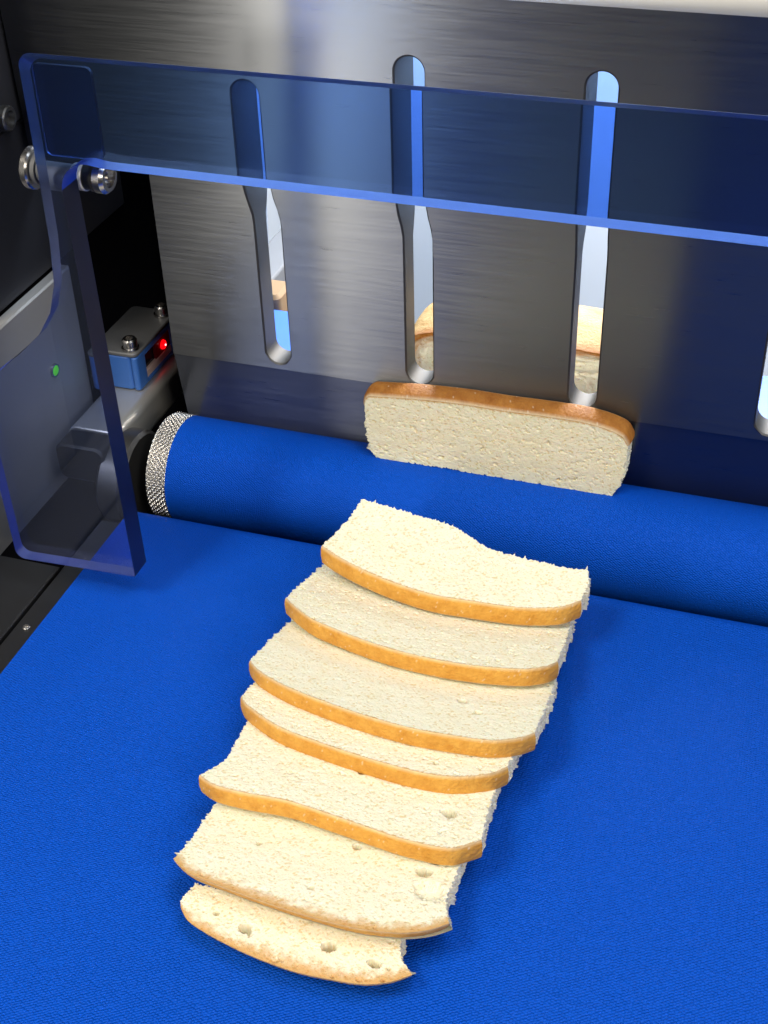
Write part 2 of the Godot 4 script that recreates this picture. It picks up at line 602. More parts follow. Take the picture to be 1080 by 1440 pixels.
func guard() -> void:
	var t := thing("blue_acrylic_guard", "clear blue acrylic safety guard hanging in front of the steel plate", "safety guard")
	var z0 := 0.105
	var z1 := 0.115
	var fc := Vector2(-0.0735, 0.1745)
	# band across the top, and the leg that hangs from its left end by a narrow neck
	var band := PackedVector2Array()
	band.append_array(arc(Vector2(-0.0865, 0.2145), 0.005, 180, 90, 6))
	band.append_array([Vector2(0.26, 0.2195), Vector2(0.26, 0.1818), Vector2(-0.068, 0.1842)])
	band.append_array(arc(fc, 0.0105, 88, 125, 4))
	band.append(Vector2(-0.0918, 0.1832))
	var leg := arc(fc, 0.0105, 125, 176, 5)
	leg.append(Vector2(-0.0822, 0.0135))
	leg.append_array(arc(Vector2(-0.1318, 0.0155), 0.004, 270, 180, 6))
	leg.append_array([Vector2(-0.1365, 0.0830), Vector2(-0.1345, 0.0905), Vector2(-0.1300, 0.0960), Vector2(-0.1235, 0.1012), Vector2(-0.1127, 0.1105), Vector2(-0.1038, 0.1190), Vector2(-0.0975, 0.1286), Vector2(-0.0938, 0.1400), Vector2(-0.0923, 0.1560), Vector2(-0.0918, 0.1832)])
	var fb := Acc.new()
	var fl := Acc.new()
	var slant := func(p: Vector2, z: float) -> Vector3:      # the top edge is cut on a slant
		return Vector3(p.x, p.y - (0.0036 if z < z1 and p.y > 0.2140 else 0.0), z)
	for pair in [[fb, band], [fl, leg]]:
		var acc: Acc = pair[0]
		var o: PackedVector2Array = pair[1]
		var ids := Geometry2D.triangulate_polygon(o)
		for z in [z0, z1]:
			var base := acc.v.size()
			for p in o: acc.put(slant.call(p, z), Vector3(0, 0, 1 if z == z1 else -1))
			for k in range(0, ids.size(), 3): acc.tri(base + ids[k], base + ids[k + 1], base + ids[k + 2])
	# edges all round: shade put in by a darker copy at top, left and right, polished elsewhere
	var ring := PackedVector2Array()
	for k in band.size() - 1: ring.append(band[k])
	for k in leg.size(): 
		if k > 0: ring.append(leg[k])
	var rim := Acc.new()
	var sawn := Acc.new()
	var m := ring.size()
	for k in m:
		var a := ring[k]
		var b := ring[(k + 1) % m]
		if a.distance_to(b) < 1e-6: continue
		var d := (b - a).normalized()
		var e := Vector2(-d.y, d.x)
		var before := ring[(k + m - 1) % m]
		var after := ring[(k + 2) % m]
		var eb := Vector2(-(a - before).normalized().y, (a - before).normalized().x)
		var ea := Vector2(-(after - b).normalized().y, (after - b).normalized().x)
		var na := (e + eb).normalized() if e.dot(eb) > 0.7 else e
		var nb := (e + ea).normalized() if e.dot(ea) > 0.7 else e
		var dark := (a.y > 0.2135 and b.y > 0.2135) or (a.x < -0.0900 and b.x < -0.0900 and a.y > 0.1)
		dark = dark or (e.x > 0.7 and a.y < 0.176)
		var to: Acc = sawn if dark else rim
		to.quad_n([slant.call(a, z0), slant.call(b, z0), slant.call(b, z1), slant.call(a, z1)], [Vector3(na.x, na.y, 0), Vector3(nb.x, nb.y, 0), Vector3(nb.x, nb.y, 0), Vector3(na.x, na.y, 0)])
	part("band_sheet", fb, M.acrylic, t)
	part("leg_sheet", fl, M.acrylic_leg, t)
	part("polished_edge", rim, M.acrylic_edge, t)
	part("shaded_edge", sawn, M.acrylic_shaded, t)
	# strip glued behind the left end of the band
	var s := Acc.new()
	s.extrude(rect(-0.0912, 0.1840, -0.0705, 0.2140, 0.002), 0.1032, 0.1046, 0.0, Transform3D(), true, false)
	var se := Acc.new()
	se.extrude(rect(-0.0912, 0.1840, -0.0705, 0.2140, 0.002), 0.1032, 0.1046, 0.0, Transform3D(), false, true)
	var ms := part("mounting_strip", s, M.acrylic, t)
	se.into(ms.mesh, M.acrylic_shaded)

func rear_guard() -> void:
	var t := thing("rear_acrylic_guard", "blue acrylic sheet standing behind the slots of the plate", "safety guard")
	var a := Acc.new()
	a.extrude(rect(-0.11, 0.108, 0.26, 0.26, 0.004), -0.056, -0.050, 0.0005)
	part("acrylic_sheet", a, M.acrylic_pale, t)

func hinge_pin() -> void:
	var t := thing("hinge_pin", "steel hinge pin with washer and socket nut through the guard corner", "hinge pin")
	var xf := lathe_x(Vector3(-0.0985, 0.1742, 0.0985))
	xf = Transform3D(Basis(Vector3(0, 1, 0), deg_to_rad(-3.0)) * xf.basis, xf.origin)
	var w := Acc.new()
	w.lathe([Vector2(0.0, -0.0072), Vector2(0.0068, -0.0072), Vector2(0.0073, -0.0066), Vector2(0.0073, -0.0047), Vector2(0.0068, -0.0041), Vector2(0.0048, -0.0041)], 40, xf)
	part("washer", w, M.polished, t)
	var s := Acc.new()
	s.lathe([Vector2(0.0056, -0.0041), Vector2(0.0056, -0.0022), Vector2(0.0047, -0.0022), Vector2(0.0047, 0.0128)], 36, xf)
	part("shaft", s, M.grey_paint, t)
	var c := Acc.new()
	c.lathe([Vector2(0.0047, 0.0128), Vector2(0.0054, 0.0132), Vector2(0.0054, 0.0152), Vector2(0.0050, 0.0156)], 36, xf)
	part("collar", c, M.satin, t)
	var d := Acc.new()
	d.lathe([Vector2(0.0050, 0.0156), Vector2(0.0048, 0.0158), Vector2(0.0048, 0.0178), Vector2(0.0052, 0.0180), Vector2(0.0052, 0.0190), Vector2(0.0046, 0.0194)], 36, xf)
	part("groove_ring", d, M.black, t)
	var n := Acc.new()
	n.lathe([Vector2(0.0046, 0.0194), Vector2(0.0055, 0.0200), Vector2(0.0055, 0.0226), Vector2(0.0046, 0.0238), Vector2(0.0033, 0.0238), Vector2(0.0030, 0.0212), Vector2(0.0, 0.0212)], 36, xf)
	part("socket_nut", n, M.polished, t)

func roller() -> void:
	var t := thing("blue_roller", "blue textured rubber roller with knurled steel collar below the plate", "roller")
	t.position = Vector3(0, -0.0097, 0.0106)
	var R := 0.0252
	# sleeve
	var a := Acc.new()
	var seg := 96
	var rows := 14
	var p := PackedVector3Array()
	var uv := PackedVector2Array()
	for r in rows:
		var x := lerpf(-0.1100, 0.27, float(r) / (rows - 1))
		for s in seg + 1:
			var an := TAU * s / seg
			p.append(Vector3(x, R * sin(an), R * cos(an)))
			uv.append(belt_uv(x, R * an))
	a.grid(rows, seg + 1, p, Vector3(0, R * sin(PI), R * cos(PI)), uv, PackedColorArray(), true)
	part("rubber_sleeve", a, M.belt, t)
	# knurled collar: diamond points in relief
	var k := Acc.new()
	p = PackedVector3Array()
	var cols := 62 * 10 + 1
	rows = 45
	for r in rows:
		var w := float(r) / (rows - 1)
		var x := lerpf(-0.1197, -0.1101, w)
		for s in cols:
			var an := TAU * s / (cols - 1)
			var u := 62.0 * an / TAU
			var vv := w * 4.0
			var h := minf(absf(fposmod(u + vv, 1.0) - 0.5), absf(fposmod(u - vv, 1.0) - 0.5))
			var edge := smoothstep(0.0, 0.06, w) * smoothstep(0.0, 0.06, 1.0 - w)
			var rr := R + 0.0002 - 0.0006 * (1.0 - edge) + (minf(h, 0.36) - 0.3) * 0.0042 * edge
			p.append(Vector3(x, rr * sin(an), rr * cos(an)))
	k.grid(rows, cols, p, Vector3(0, 0, -1), PackedVector2Array(), PackedColorArray(), true)
	part("knurled_collar", k, M.knurl, t)
	var d := Acc.new()
	d.lathe([Vector2(0.0, -0.1201), Vector2(0.0228, -0.1201), Vector2(0.0244, -0.1195)], 64, lathe_x(Vector3.ZERO))
	part("end_disc", d, M.black, t)

func belt_uv(x: float, s: float) -> Vector2:
	var c := cos(0.6)
	var sn := sin(0.6)
	return Vector2((x * c - s * sn) * 19.0, (x * sn + s * c) * 24.0)

func conveyor() -> void:
	var t := thing("blue_conveyor_belt", "wide blue textured conveyor belt carrying the sliced bread", "conveyor belt")
	var a := Acc.new()
	var prof := []
	var nose := 0.0085
	for k in 13:
		var an := deg_to_rad(lerpf(-100.0, 0.0, k / 12.0))
		prof.append([Vector2(0.0542 + nose + nose * sin(an), -nose + nose * cos(an)), an])
	prof.append([Vector2(0.42, 0.0), 0.0])
	var p := PackedVector3Array()
	var uv := PackedVector2Array()
	var cols := 3
	var run := 0.0
	for r in prof.size():
		if r > 0: run += prof[r][0].distance_to(prof[r - 1][0])
		for s in cols:
			var x: float = [-0.1145, 0.1, 0.32][s]
			p.append(Vector3(x, prof[r][0].y, prof[r][0].x))
			uv.append(belt_uv(x, run))
	a.grid(prof.size(), cols, p, Vector3(0, 1, -1), uv, PackedColorArray())
	a.quad([Vector3(-0.1145, 0, 0.0627), Vector3(-0.1145, 0, 0.42), Vector3(-0.1145, -0.003, 0.42), Vector3(-0.1145, -0.003, 0.0627)], Vector3(-1, 0, 0))
	part("belt", a, M.belt, t)
	var b := Acc.new()
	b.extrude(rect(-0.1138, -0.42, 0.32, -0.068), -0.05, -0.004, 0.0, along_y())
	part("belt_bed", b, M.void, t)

func rails() -> void:
	var t := thing("black_side_rail", "black flat side rail with a groove along the conveyor edge", "rail")
	var a := Acc.new()
	a.extrude(rect(-0.1262, -0.42, -0.1152, -0.060), -0.03, -0.0035, 0.0006, along_y())
	part("inner_strip", a, M.black, t)
	var b := Acc.new()
	b.extrude(rect(-0.162, -0.42, -0.1275, -0.100), -0.03, -0.0030, 0.0006, along_y())
	part("outer_strip", b, M.black, t)
	for z in [0.1381, 0.235]:
		var s := Acc.new()
		s.lathe([Vector2(0.0016, -0.0040), Vector2(0.0016, -0.0030), Vector2(0.0012, -0.0026), Vector2(0.0008, -0.0026), Vector2(0.0007, -0.0033), Vector2(0.0, -0.0033)], 20, Transform3D(Basis(), Vector3(-0.1211, 0, z)))
		part("screw", s, M.polished, t)

func left_side() -> void:
	# stainless side plate
	var t := thing("stainless_side_plate", "flat stainless side plate low on the left behind the guard leg", "side plate")
	var a := Acc.new()
	a.extrude(rect(-0.22, -0.0205, 0.0175, 0.0758, 0.0), -0.176, -0.170, 0.0008, along_x())
	part("plate", a, M.side, t)
	# green lamp on it
	var g := thing("green_indicator_lamp", "tiny round green indicator lamp glowing on the stainless side plate", "indicator lamp")
	var ga := Acc.new()
	ga.lathe([Vector2(0.0025, 0.0), Vector2(0.0024, 0.0008), Vector2(0.0016, 0.0014), Vector2(0.0, 0.0016)], 24, lathe_x(Vector3(-0.1699, 0.0366, 0.0102)))
	part("green_lens", ga, M.green, g)
	var gr := Acc.new()
	gr.lathe([Vector2(0.0025, 0.0), Vector2(0.0025, 0.0009), Vector2(0.0031, 0.0009), Vector2(0.0033, 0.0)], 24, lathe_x(Vector3(-0.1699, 0.0366, 0.0102)))
	part("bezel", gr, M.polished, g)
	var gl := OmniLight3D.new()
	gl.name = "green_glow"
	gl.light_color = Color(0.4, 1.0, 0.2)
	gl.light_energy = 0.0000008
	gl.light_size = 0.002
	gl.shadow_enabled = true
	g.add_child(gl)
	gl.position = Vector3(-0.165, 0.0366, 0.0102)
	# dark side wall and head block with a bolt
	var w := thing("dark_side_wall", "dark grey side wall of the machine at the left edge", "machine wall")
	var wa := Acc.new()
	wa.extrude(rect(-0.05, 0.0762, 0.10, 0.1465), -0.30, -0.176, 0.001, along_x())
	part("lower_panel", wa, M.dark_steel, w)
	var h := Acc.new()
	h.extrude(rect(-0.05, 0.1475, 0.10, 0.32), -0.30, -0.1738, 0.001, along_x())
	part("upper_panel", h, M.dark_steel, w)
	var b := Acc.new()
	b.lathe([Vector2(0.0052, 0.0), Vector2(0.0052, 0.0030), Vector2(0.0046, 0.0036), Vector2(0.0034, 0.0036), Vector2(0.0028, 0.0012), Vector2(0.0, 0.0012)], 36, lathe_x(Vector3(-0.1738, 0.1530, 0.0100)))
	part("socket_bolt", b, M.bracket, w)
	# black panels added to stand in for the dark depth behind the sensor
	var v := thing("black_depth_panel", "added black panel standing in for the dark gap behind the small sensor", "added panel")
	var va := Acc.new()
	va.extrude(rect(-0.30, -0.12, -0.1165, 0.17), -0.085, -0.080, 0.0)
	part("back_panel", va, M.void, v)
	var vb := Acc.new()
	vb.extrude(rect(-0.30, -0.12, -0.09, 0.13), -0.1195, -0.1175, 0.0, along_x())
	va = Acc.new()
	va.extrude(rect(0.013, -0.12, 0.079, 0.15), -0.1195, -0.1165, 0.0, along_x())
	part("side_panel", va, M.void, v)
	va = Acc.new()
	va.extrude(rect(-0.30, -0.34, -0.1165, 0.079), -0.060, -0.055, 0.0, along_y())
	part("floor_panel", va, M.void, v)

func dark_gap_pan() -> void:  # black plate added so the gap under the roller reads as shadow
	var t := thing("added_black_plate", "added black plate darkening the gap between roller and conveyor", "machine base")
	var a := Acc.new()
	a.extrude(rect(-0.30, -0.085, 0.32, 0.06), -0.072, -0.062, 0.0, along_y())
	part("dark_gap_plate", a, M.void, t)

func sensor() -> void:
	var bt := thing("sensor_bracket_bar", "rounded stainless bracket bar under the small blue sensor", "bracket")
	var a := Acc.new()
	a.extrude(rect(-0.162, -0.006, -0.1365, 0.0140, 0.0045, 8), -0.076, 0.020, 0.0005)
	part("bar", a, M.satin, bt)
	var cap := Acc.new()
	cap.extrude(rect(-0.1615, -0.0055, -0.1370, 0.0135, 0.0045, 8), 0.0202, 0.034, 0.001)
	part("dark_end_block", cap, M.black, bt)  # black block added so the bar ends dark behind the guard leg
	var r := Acc.new()
	# roller bearing bracket, rounded towards the front
	var o := PackedVector2Array()
	o.append_array(arc(Vector2(-0.027, 0.0), 0.0315, 270, 90, 20))
	o.append_array([Vector2(0.05, 0.0315), Vector2(0.05, -0.0315)])
	var tb := thing("roller_bearing_bracket", "rounded steel bearing bracket beside the knurled roller collar", "bracket")
	o = PackedVector2Array()
	o.append_array(arc(Vector2(-0.0210, -0.0095), 0.0210, 0, 352.5, 47))
	r.extrude(o, -0.140, -0.1275, 0.0016, along_x())
	part("bracket_plate", r, M.bracket, tb)

	var t := thing("optical_sensor", "small blue sensor with grey cover, cap screws and a red light", "sensor")
	t.position = Vector3(-0.1540, 0.0145, -0.0335)
	var hx := 0.0118
	var hz := 0.0220
	var b := Acc.new()
	# body: a block with a window recess on its right face
	b.extrude(rect(-hx, -hz, hx - 0.003, hz, 0.003), 0.0, 0.0175, 0.0005, along_y())
	b.extrude(rect(hx - 0.0035, -hz, hx, -hz + 0.0095, 0.0015), 0.0, 0.0175, 0.0004, along_y())
	b.extrude(rect(hx - 0.0035, hz - 0.0085, hx, hz, 0.0015), 0.0, 0.0175, 0.0004, along_y())
	b.extrude(rect(hx - 0.0035, -hz + 0.009, hx, hz - 0.008), 0.0, 0.0022, 0.0003, along_y())
	b.extrude(rect(hx - 0.0035, -hz + 0.009, hx, hz - 0.008), 0.0148, 0.0175, 0.0003, along_y())
	part("housing", b, M.blue_paint, t)
	var w := Acc.new()
	w.extrude(rect(hx - 0.0032, -hz + 0.0092, hx - 0.0022, hz - 0.0082), 0.0056, 0.0150, 0.0, along_y())
	part("window", w, M.smoked, t)
	var rf := Acc.new()
	rf.extrude(rect(hx - 0.0020, -0.0015, hx - 0.0008, hz - 0.0083), 0.0060, 0.0148, 0.0, along_y())
	part("red_glow_panel", rf, M.red_glow_tint, t)  # red colour stands in for the lamp glow over half the window
	var l := Acc.new()
	l.extrude(rect(hx - 0.0032, -hz + 0.0092, hx - 0.0006, hz - 0.0082), 0.0018, 0.0058, 0.0003, along_y())
	part("window_sill", l, M.pale, t)
	var c := Acc.new()
	c.extrude(rect(-hx - 0.0003, -hz - 0.0003, hx + 0.0003, hz + 0.0003, 0.0032), 0.0178, 0.0198, 0.0005, along_y())
	part("cover", c, M.grey_paint, t)
	for s in [[0.0070, 0.0172], [0.0070, -0.0172]]:
		var k := Acc.new()
		k.lathe([Vector2(0.0042, 0.0198), Vector2(0.0042, 0.0209), Vector2(0.0035, 0.0212), Vector2(0.0036, 0.0246), Vector2(0.0030, 0.0254), Vector2(0.0019, 0.0254), Vector2(0.0017, 0.0232), Vector2(0.0, 0.0232)], 24, Transform3D(Basis(), Vector3(s[0], 0, s[1])))
		part("cap_screw", k, M.polished, t)
	var ld := Acc.new()
	ld.lathe([Vector2(0.0025, 0.0), Vector2(0.0022, 0.0012), Vector2(0.0012, 0.0018), Vector2(0.0, 0.0020)], 20, lathe_x(Vector3(hx - 0.0010, 0.0098, -0.0062)))
	var lens := part("red_light", ld, M.red, t)
	var core := Acc.new()
	core.lathe([Vector2(0.0006, 0.0), Vector2(0.0004, 0.0004), Vector2(0.0, 0.0005)], 12, lathe_x(Vector3(hx + 0.0008, 0.0100, -0.0060)))
	part("light_core", core, M.hot, lens)
	var gl := OmniLight3D.new()
	gl.name = "red_glow"
	gl.light_color = Color(1.0, 0.05, 0.08)
	gl.light_energy = 0.000005
	gl.light_size = 0.0015
	gl.shadow_enabled = true
	t.add_child(gl)
	gl.position = Vector3(hx + 0.0025, 0.0098, -0.0062)

func infeed() -> void:
	var t := thing("infeed_belt", "light blue infeed belt seen through the slots behind the plate", "conveyor belt")
	var a := Acc.new()
	a.extrude(rect(-0.1125, 0.030, 0.27, 0.100, 0.004), 0.008, 0.018, 0.002, along_y())
	part("belt", a, M.infeed, t)
	var r := thing("infeed_guide_rail", "grey steel guide rail running away behind the leftmost slot", "rail")
	var b := Acc.new()
	b.extrude(rect(-0.157, -0.013, -0.136, 0.001, 0.002), -0.40, -0.13, 0.001)
	part("rail", b, M.light_grey, r)
	var e := thing("tan_end_block", "small tan block at the far end of the infeed belt, behind the leftmost slot", "block")
	var c := Acc.new()
	c.extrude(rect(-0.140, 0.104, -0.108, 0.124, 0.004), 0.004, 0.022, 0.002, along_y())
	part("block", c, M.tan, e)

func machine() -> void:
	M.knurl = mat("knurled_steel", lin(0.60, 0.58, 0.55), 0.26, 1.0)
	plate()
	guard()
	rear_guard()
	hinge_pin()
	roller()
	conveyor()
	rails()
	left_side()
	dark_gap_pan()
	sensor()
	infeed()

# ------------------------------------------------------------------ bread
func resample(l: Array, n: int) -> PackedVector2Array:
	var c := Curve2D.new()
	var pts := []
	for k in range(0, l.size(), 2):
		pts.append(Vector2(l[k], l[k + 1]))
	for k in pts.size():
		var tan := Vector2.ZERO
		if k > 0 and k < pts.size() - 1:
			var d: Vector2 = (pts[k + 1] - pts[k - 1]).normalized()
			tan = d * minf(pts[k].distance_to(pts[k - 1]), pts[k].distance_to(pts[k + 1])) * 0.33
		c.add_point(pts[k], -tan, tan)
	c.bake_interval = 0.25
	var out := PackedVector2Array()
	var len := c.get_baked_length()
	for k in n:
		out.append(c.sample_baked(len * k / (n - 1), true))
	return out

# s: front, back, left, right (mm polylines; left and right run from back to front), place (Callable mm -> metres),
# through (the way through the slice, metres), brown (mm of browned rim on the face), holes ([x, y, radius, depth])
func slice(called: String, label: String, s: Dictionary, group := "slices shingled on the belt") -> void:
	var t := thing(called, label, "bread slice", group)
	t.position = s.at
	var step := 0.42
	var nu := int(100.0 / step)
	var F := resample(s.front, nu)
	var B := resample(s.back, nu)
	var deep: float = F[nu / 2].distance_to(B[nu / 2])
	var nv := int(deep / step) + 2
	var Lf := resample(s.left, nv)
	var Rt := resample(s.right, nv)
	var sd: float = s.seed
	var rag: float = s.get("rag", 1.05)
	var rag_l := PackedFloat32Array()
	var rag_r := PackedFloat32Array()
	var rag_b := PackedFloat32Array()
	# ragged cut edges; the crust edge stays smooth
	for j in nv:
		var fade := smoothstep(0.0, 4.0, (1.0 - float(j) / (nv - 1)) * deep)
		rag_l.append(rag * fade * ragged(Lf[j].y, sd))
		rag_r.append(rag * fade * ragged(Rt[j].y, sd + 31.0))
	for k in nu:
		rag_b.append(rag * ragged(B[k].x, sd + 77.0))
	Lf[0] = B[0]; Rt[0] = B[nu - 1]; Lf[nv - 1] = F[0]; Rt[nv - 1] = F[nu - 1]
	var at: Vector3 = s.at
	var place: Callable = s.place
	var thru: Vector3 = s.through
	var outw := -thru.normalized()
	var p := PackedVector3Array()
	var uv := PackedVector2Array()
	var col := PackedColorArray()
	var low := PackedVector3Array()
	var pale := Color(0.88, 0.82, 0.64)
	var warm := Color(0.84, 0.745, 0.50)
	var tan := Color(0.60, 0.30, 0.07)
	for j in nv:
		var vv := float(j) / (nv - 1)
		for k in nu:
			var uu := float(k) / (nu - 1)
			var q := F[k] * vv + B[k] * (1 - vv) + Lf[j] * (1 - uu) + Rt[j] * uu - (F[0] * (1 - uu) * vv + F[nu - 1] * uu * vv + B[0] * (1 - uu) * (1 - vv) + B[nu - 1] * uu * (1 - vv))
			var wide := F[nu - 1].x - F[0].x
			q.x += rag_r[j] * pow(clampf(1.0 - (1.0 - uu) * wide / 2.2, 0.0, 1.0), 2.0) - rag_l[j] * pow(clampf(1.0 - uu * wide / 2.2, 0.0, 1.0), 2.0)
			q.y -= rag_b[k] * pow(clampf(1.0 - vv * deep / 2.2, 0.0, 1.0), 2.0)
			var x := q.x
			var y := q.y
			var rim: float = (1.0 - vv) * deep
			var wx := 0.5 * fine.get_noise_3d(x * 0.8, y * 0.8, sd + 3.0)
			var wy := 0.5 * fine.get_noise_3d(x * 0.8, y * 0.8, sd + 8.0)
			var h := 0.13 * broad.get_noise_3d(x * 0.14, y * 0.2, sd) + 0.08 * fine.get_noise_3d(x * 0.8, y * 1.3, sd) + 0.08 * fine.get_noise_3d(x * 1.9, y * 2.4, sd + 9)
			var gate := 0.5 + 0.6 * broad.get_noise_3d(x * 0.12, y * 0.12, sd + 40)
			var d := cells.get_noise_3d(x * 0.40 + 0.6 * wx, y * 0.62 + 0.6 * wy, sd) + 1.0    # 0 at the middle of a pore
			var pore := smoothstep(0.12 + 0.34 * gate, 0.06, d)
			h -= (0.30 + 0.30 * gate) * pore
			var d2 := cells.get_noise_3d(x * 0.21 + 90 + 0.4 * wx, y * 0.30 + 0.4 * wy, sd) + 1.0
			h -= 1.3 * smoothstep(0.17, 0.09, d2) * smoothstep(0.2, 0.7, gate)
			for e in s.holes:
				var away := Vector2((x - e[0]) / e[2], (y - e[1]) / (e[2] * 0.74)).length() + 0.35 * fine.get_noise_3d(x * 0.45, y * 0.45, sd + 5)
				h -= minf(6.0, e[3] * 3.2) * (smoothstep(1.05, 0.78, away) if e[3] > 0.75 else smoothstep(1.3, 0.6, away))
			h *= smoothstep(0.0, 1.0, rim)
			p.append(place.call(x, y) - at + outw * (h * MM))
			uv.append(Vector2(x, y) * 0.035 + Vector2(sd * 0.13, 0))
			var tone := clampf(0.45 + 0.6 * broad.get_noise_3d(x * 0.07, y * 0.09, sd + 60), 0.0, 1.0)
			var cc := pale.lerp(warm, minf(1.0, tone * 0.55 + float(s.get("warmth", 0.0))))
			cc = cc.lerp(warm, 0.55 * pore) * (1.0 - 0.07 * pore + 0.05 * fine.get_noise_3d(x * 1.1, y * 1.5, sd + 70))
			cc.a = 1.0
			var br: float = s.brown * (0.75 + 0.5 * broad.get_noise_3d(x * 0.25, y * 0.25, sd + 12))
			cc = cc.lerp(tan, 0.85 * smoothstep(br, br * 0.1, rim + 0.5 * fine.get_noise_3d(x * 0.9, y * 0.9, sd + 2)))
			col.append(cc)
	var a := Acc.new()
	a.grid(nv, nu, p, outw, uv, col)
	# under side, coarse
	var frontway := (p[(nv - 1) * nu + nu / 2] - p[nu / 2]).normalized()
	var lp := PackedVector3Array()
	for j in range(0, nv):
		if j % 6 and j != nv - 1: continue
		for k in nu:
			lp.append(p[j * nu + k] + thru + frontway * (float(s.lean) * MM * smoothstep(0.6, 1.0, float(j) / (nv - 1))))
	a.grid(lp.size() / nu, nu, lp, -outw, PackedVector2Array(), fill(lp.size(), pale))
	# cut sides: left, right, back
	var mid := p[(nv / 2) * nu + nu / 2]
	for side in 3:
		var line := PackedVector3Array()
		if side < 2:
			for j in nv: line.append(p[j * nu + (0 if side == 0 else nu - 1)])
		else:
			for k in nu: line.append(p[k])
		var sp := PackedVector3Array()
		var su := PackedVector2Array()
		var outd := line[line.size() / 2] - mid
		outd -= outw * outd.dot(outw)
		outd = outd.normalized()
		var rows := 15
		for r in rows:
			var w := float(r) / (rows - 1)
			for k in line.size():
				var e := line[k]
				var ends := sin(PI * w)
				var fr := float(s.lean) * smoothstep(0.6, 1.0, float(k) / (line.size() - 1)) if side < 2 else 0.0
				var b := (0.75 * fine.get_noise_3d(k * 0.45, r * 0.9, sd + side * 13) + 0.5 * fine.get_noise_3d(k * 0.16, r * 0.3, sd + side * 7)) * ends
				sp.append(e + thru * w + outd * b * MM + frontway * (fr * w * MM))
				su.append(Vector2(k * 0.5, w * 8.0) * 0.035)
		a.grid(rows, line.size(), sp, outd, su, fill(sp.size(), pale))
	part("crumb", a, M.crumb, t)
	# crust along the front edge
	var cr := Acc.new()
	var cp := PackedVector3Array()
	var cu := PackedVector2Array()
	var cc2 := PackedColorArray()
	var rows2 := 13
	for r in rows2:
		var w := float(r) / (rows2 - 1)
		for k in nu:
			var e := p[(nv - 1) * nu + k]
			var k0 := maxi(k - 2, 0)
			var k1 := mini(k + 2, nu - 1)
			var along := p[(nv - 1) * nu + k1] - p[(nv - 1) * nu + k0]
			var out2 := along.cross(outw).normalized()
			if out2.dot(e - mid) < 0.0: out2 = -out2
			var x := F[k].x
			var bulge: float = s.bulge * pow(sin(PI * clampf(w * 0.9 + 0.06, 0, 1)), 0.6) + 0.12 * fine.get_noise_3d(x * 0.35, w * 3.0, sd) + 0.05 * fine.get_noise_3d(x * 1.3, w * 9.0, sd)
			var skew: float = s.get("lean", 0.0)
			cp.append(e + thru * w + out2 * ((bulge * minf(1.0, 8.0 * minf(w + 0.02, 1.05 - w)) + skew * w) * MM))
			cu.append(Vector2(x, w * 9.0) * 0.03 + Vector2(0, sd))
			var nz := broad.get_noise_3d(x * 0.16, w * 1.1, sd + 3) + 0.5 * fine.get_noise_3d(x * 0.8, w * 5.0, sd)
			var g: Color = s.crust.lerp(s.crust_dark, clampf(0.42 + 0.55 * nz, 0, 1))
			g = g.lerp(warm, 0.55 * smoothstep(0.14, 0.0, w) + 0.3 * smoothstep(0.90, 1.0, w))
			if fine.get_noise_3d(x * 1.9, w * 14.0, sd + 20) > 0.72: g = g.lerp(pale, 0.4)
			cc2.append(g)
	cr.grid(rows2, nu, cp, (p[(nv - 1) * nu + nu / 2] - mid).normalized(), cu, cc2)
	part("crust", cr, M.crust, t)

func fill(n: int, c: Color) -> PackedColorArray:
	var a := PackedColorArray()
	a.resize(n)
	a.fill(c)
	return a

func ragged(s: float, sd: float) -> float:
	var spike := maxf(0.0, fine.get_noise_2d(s * 0.55, sd + 200) - 0.35)
	return 0.45 * broad.get_noise_2d(s * 0.30, sd) + 0.40 * fine.get_noise_2d(s * 0.9, sd + 100) + 5.0 * spike * spike

# slices that lie on the belt: height yf at the front, falling by slope * distance behind it
func lying(zf: float, yf: float, slope: float, curl: float) -> Callable:
	return func(x: float, z: float) -> Vector3:
		var d := (zf - z) * MM
		var sag := 0.0008 * sin(x * 0.045 + zf)
		return Vector3(x * MM, yf - slope * d + curl * d * d + sag * 0.5, z * MM)

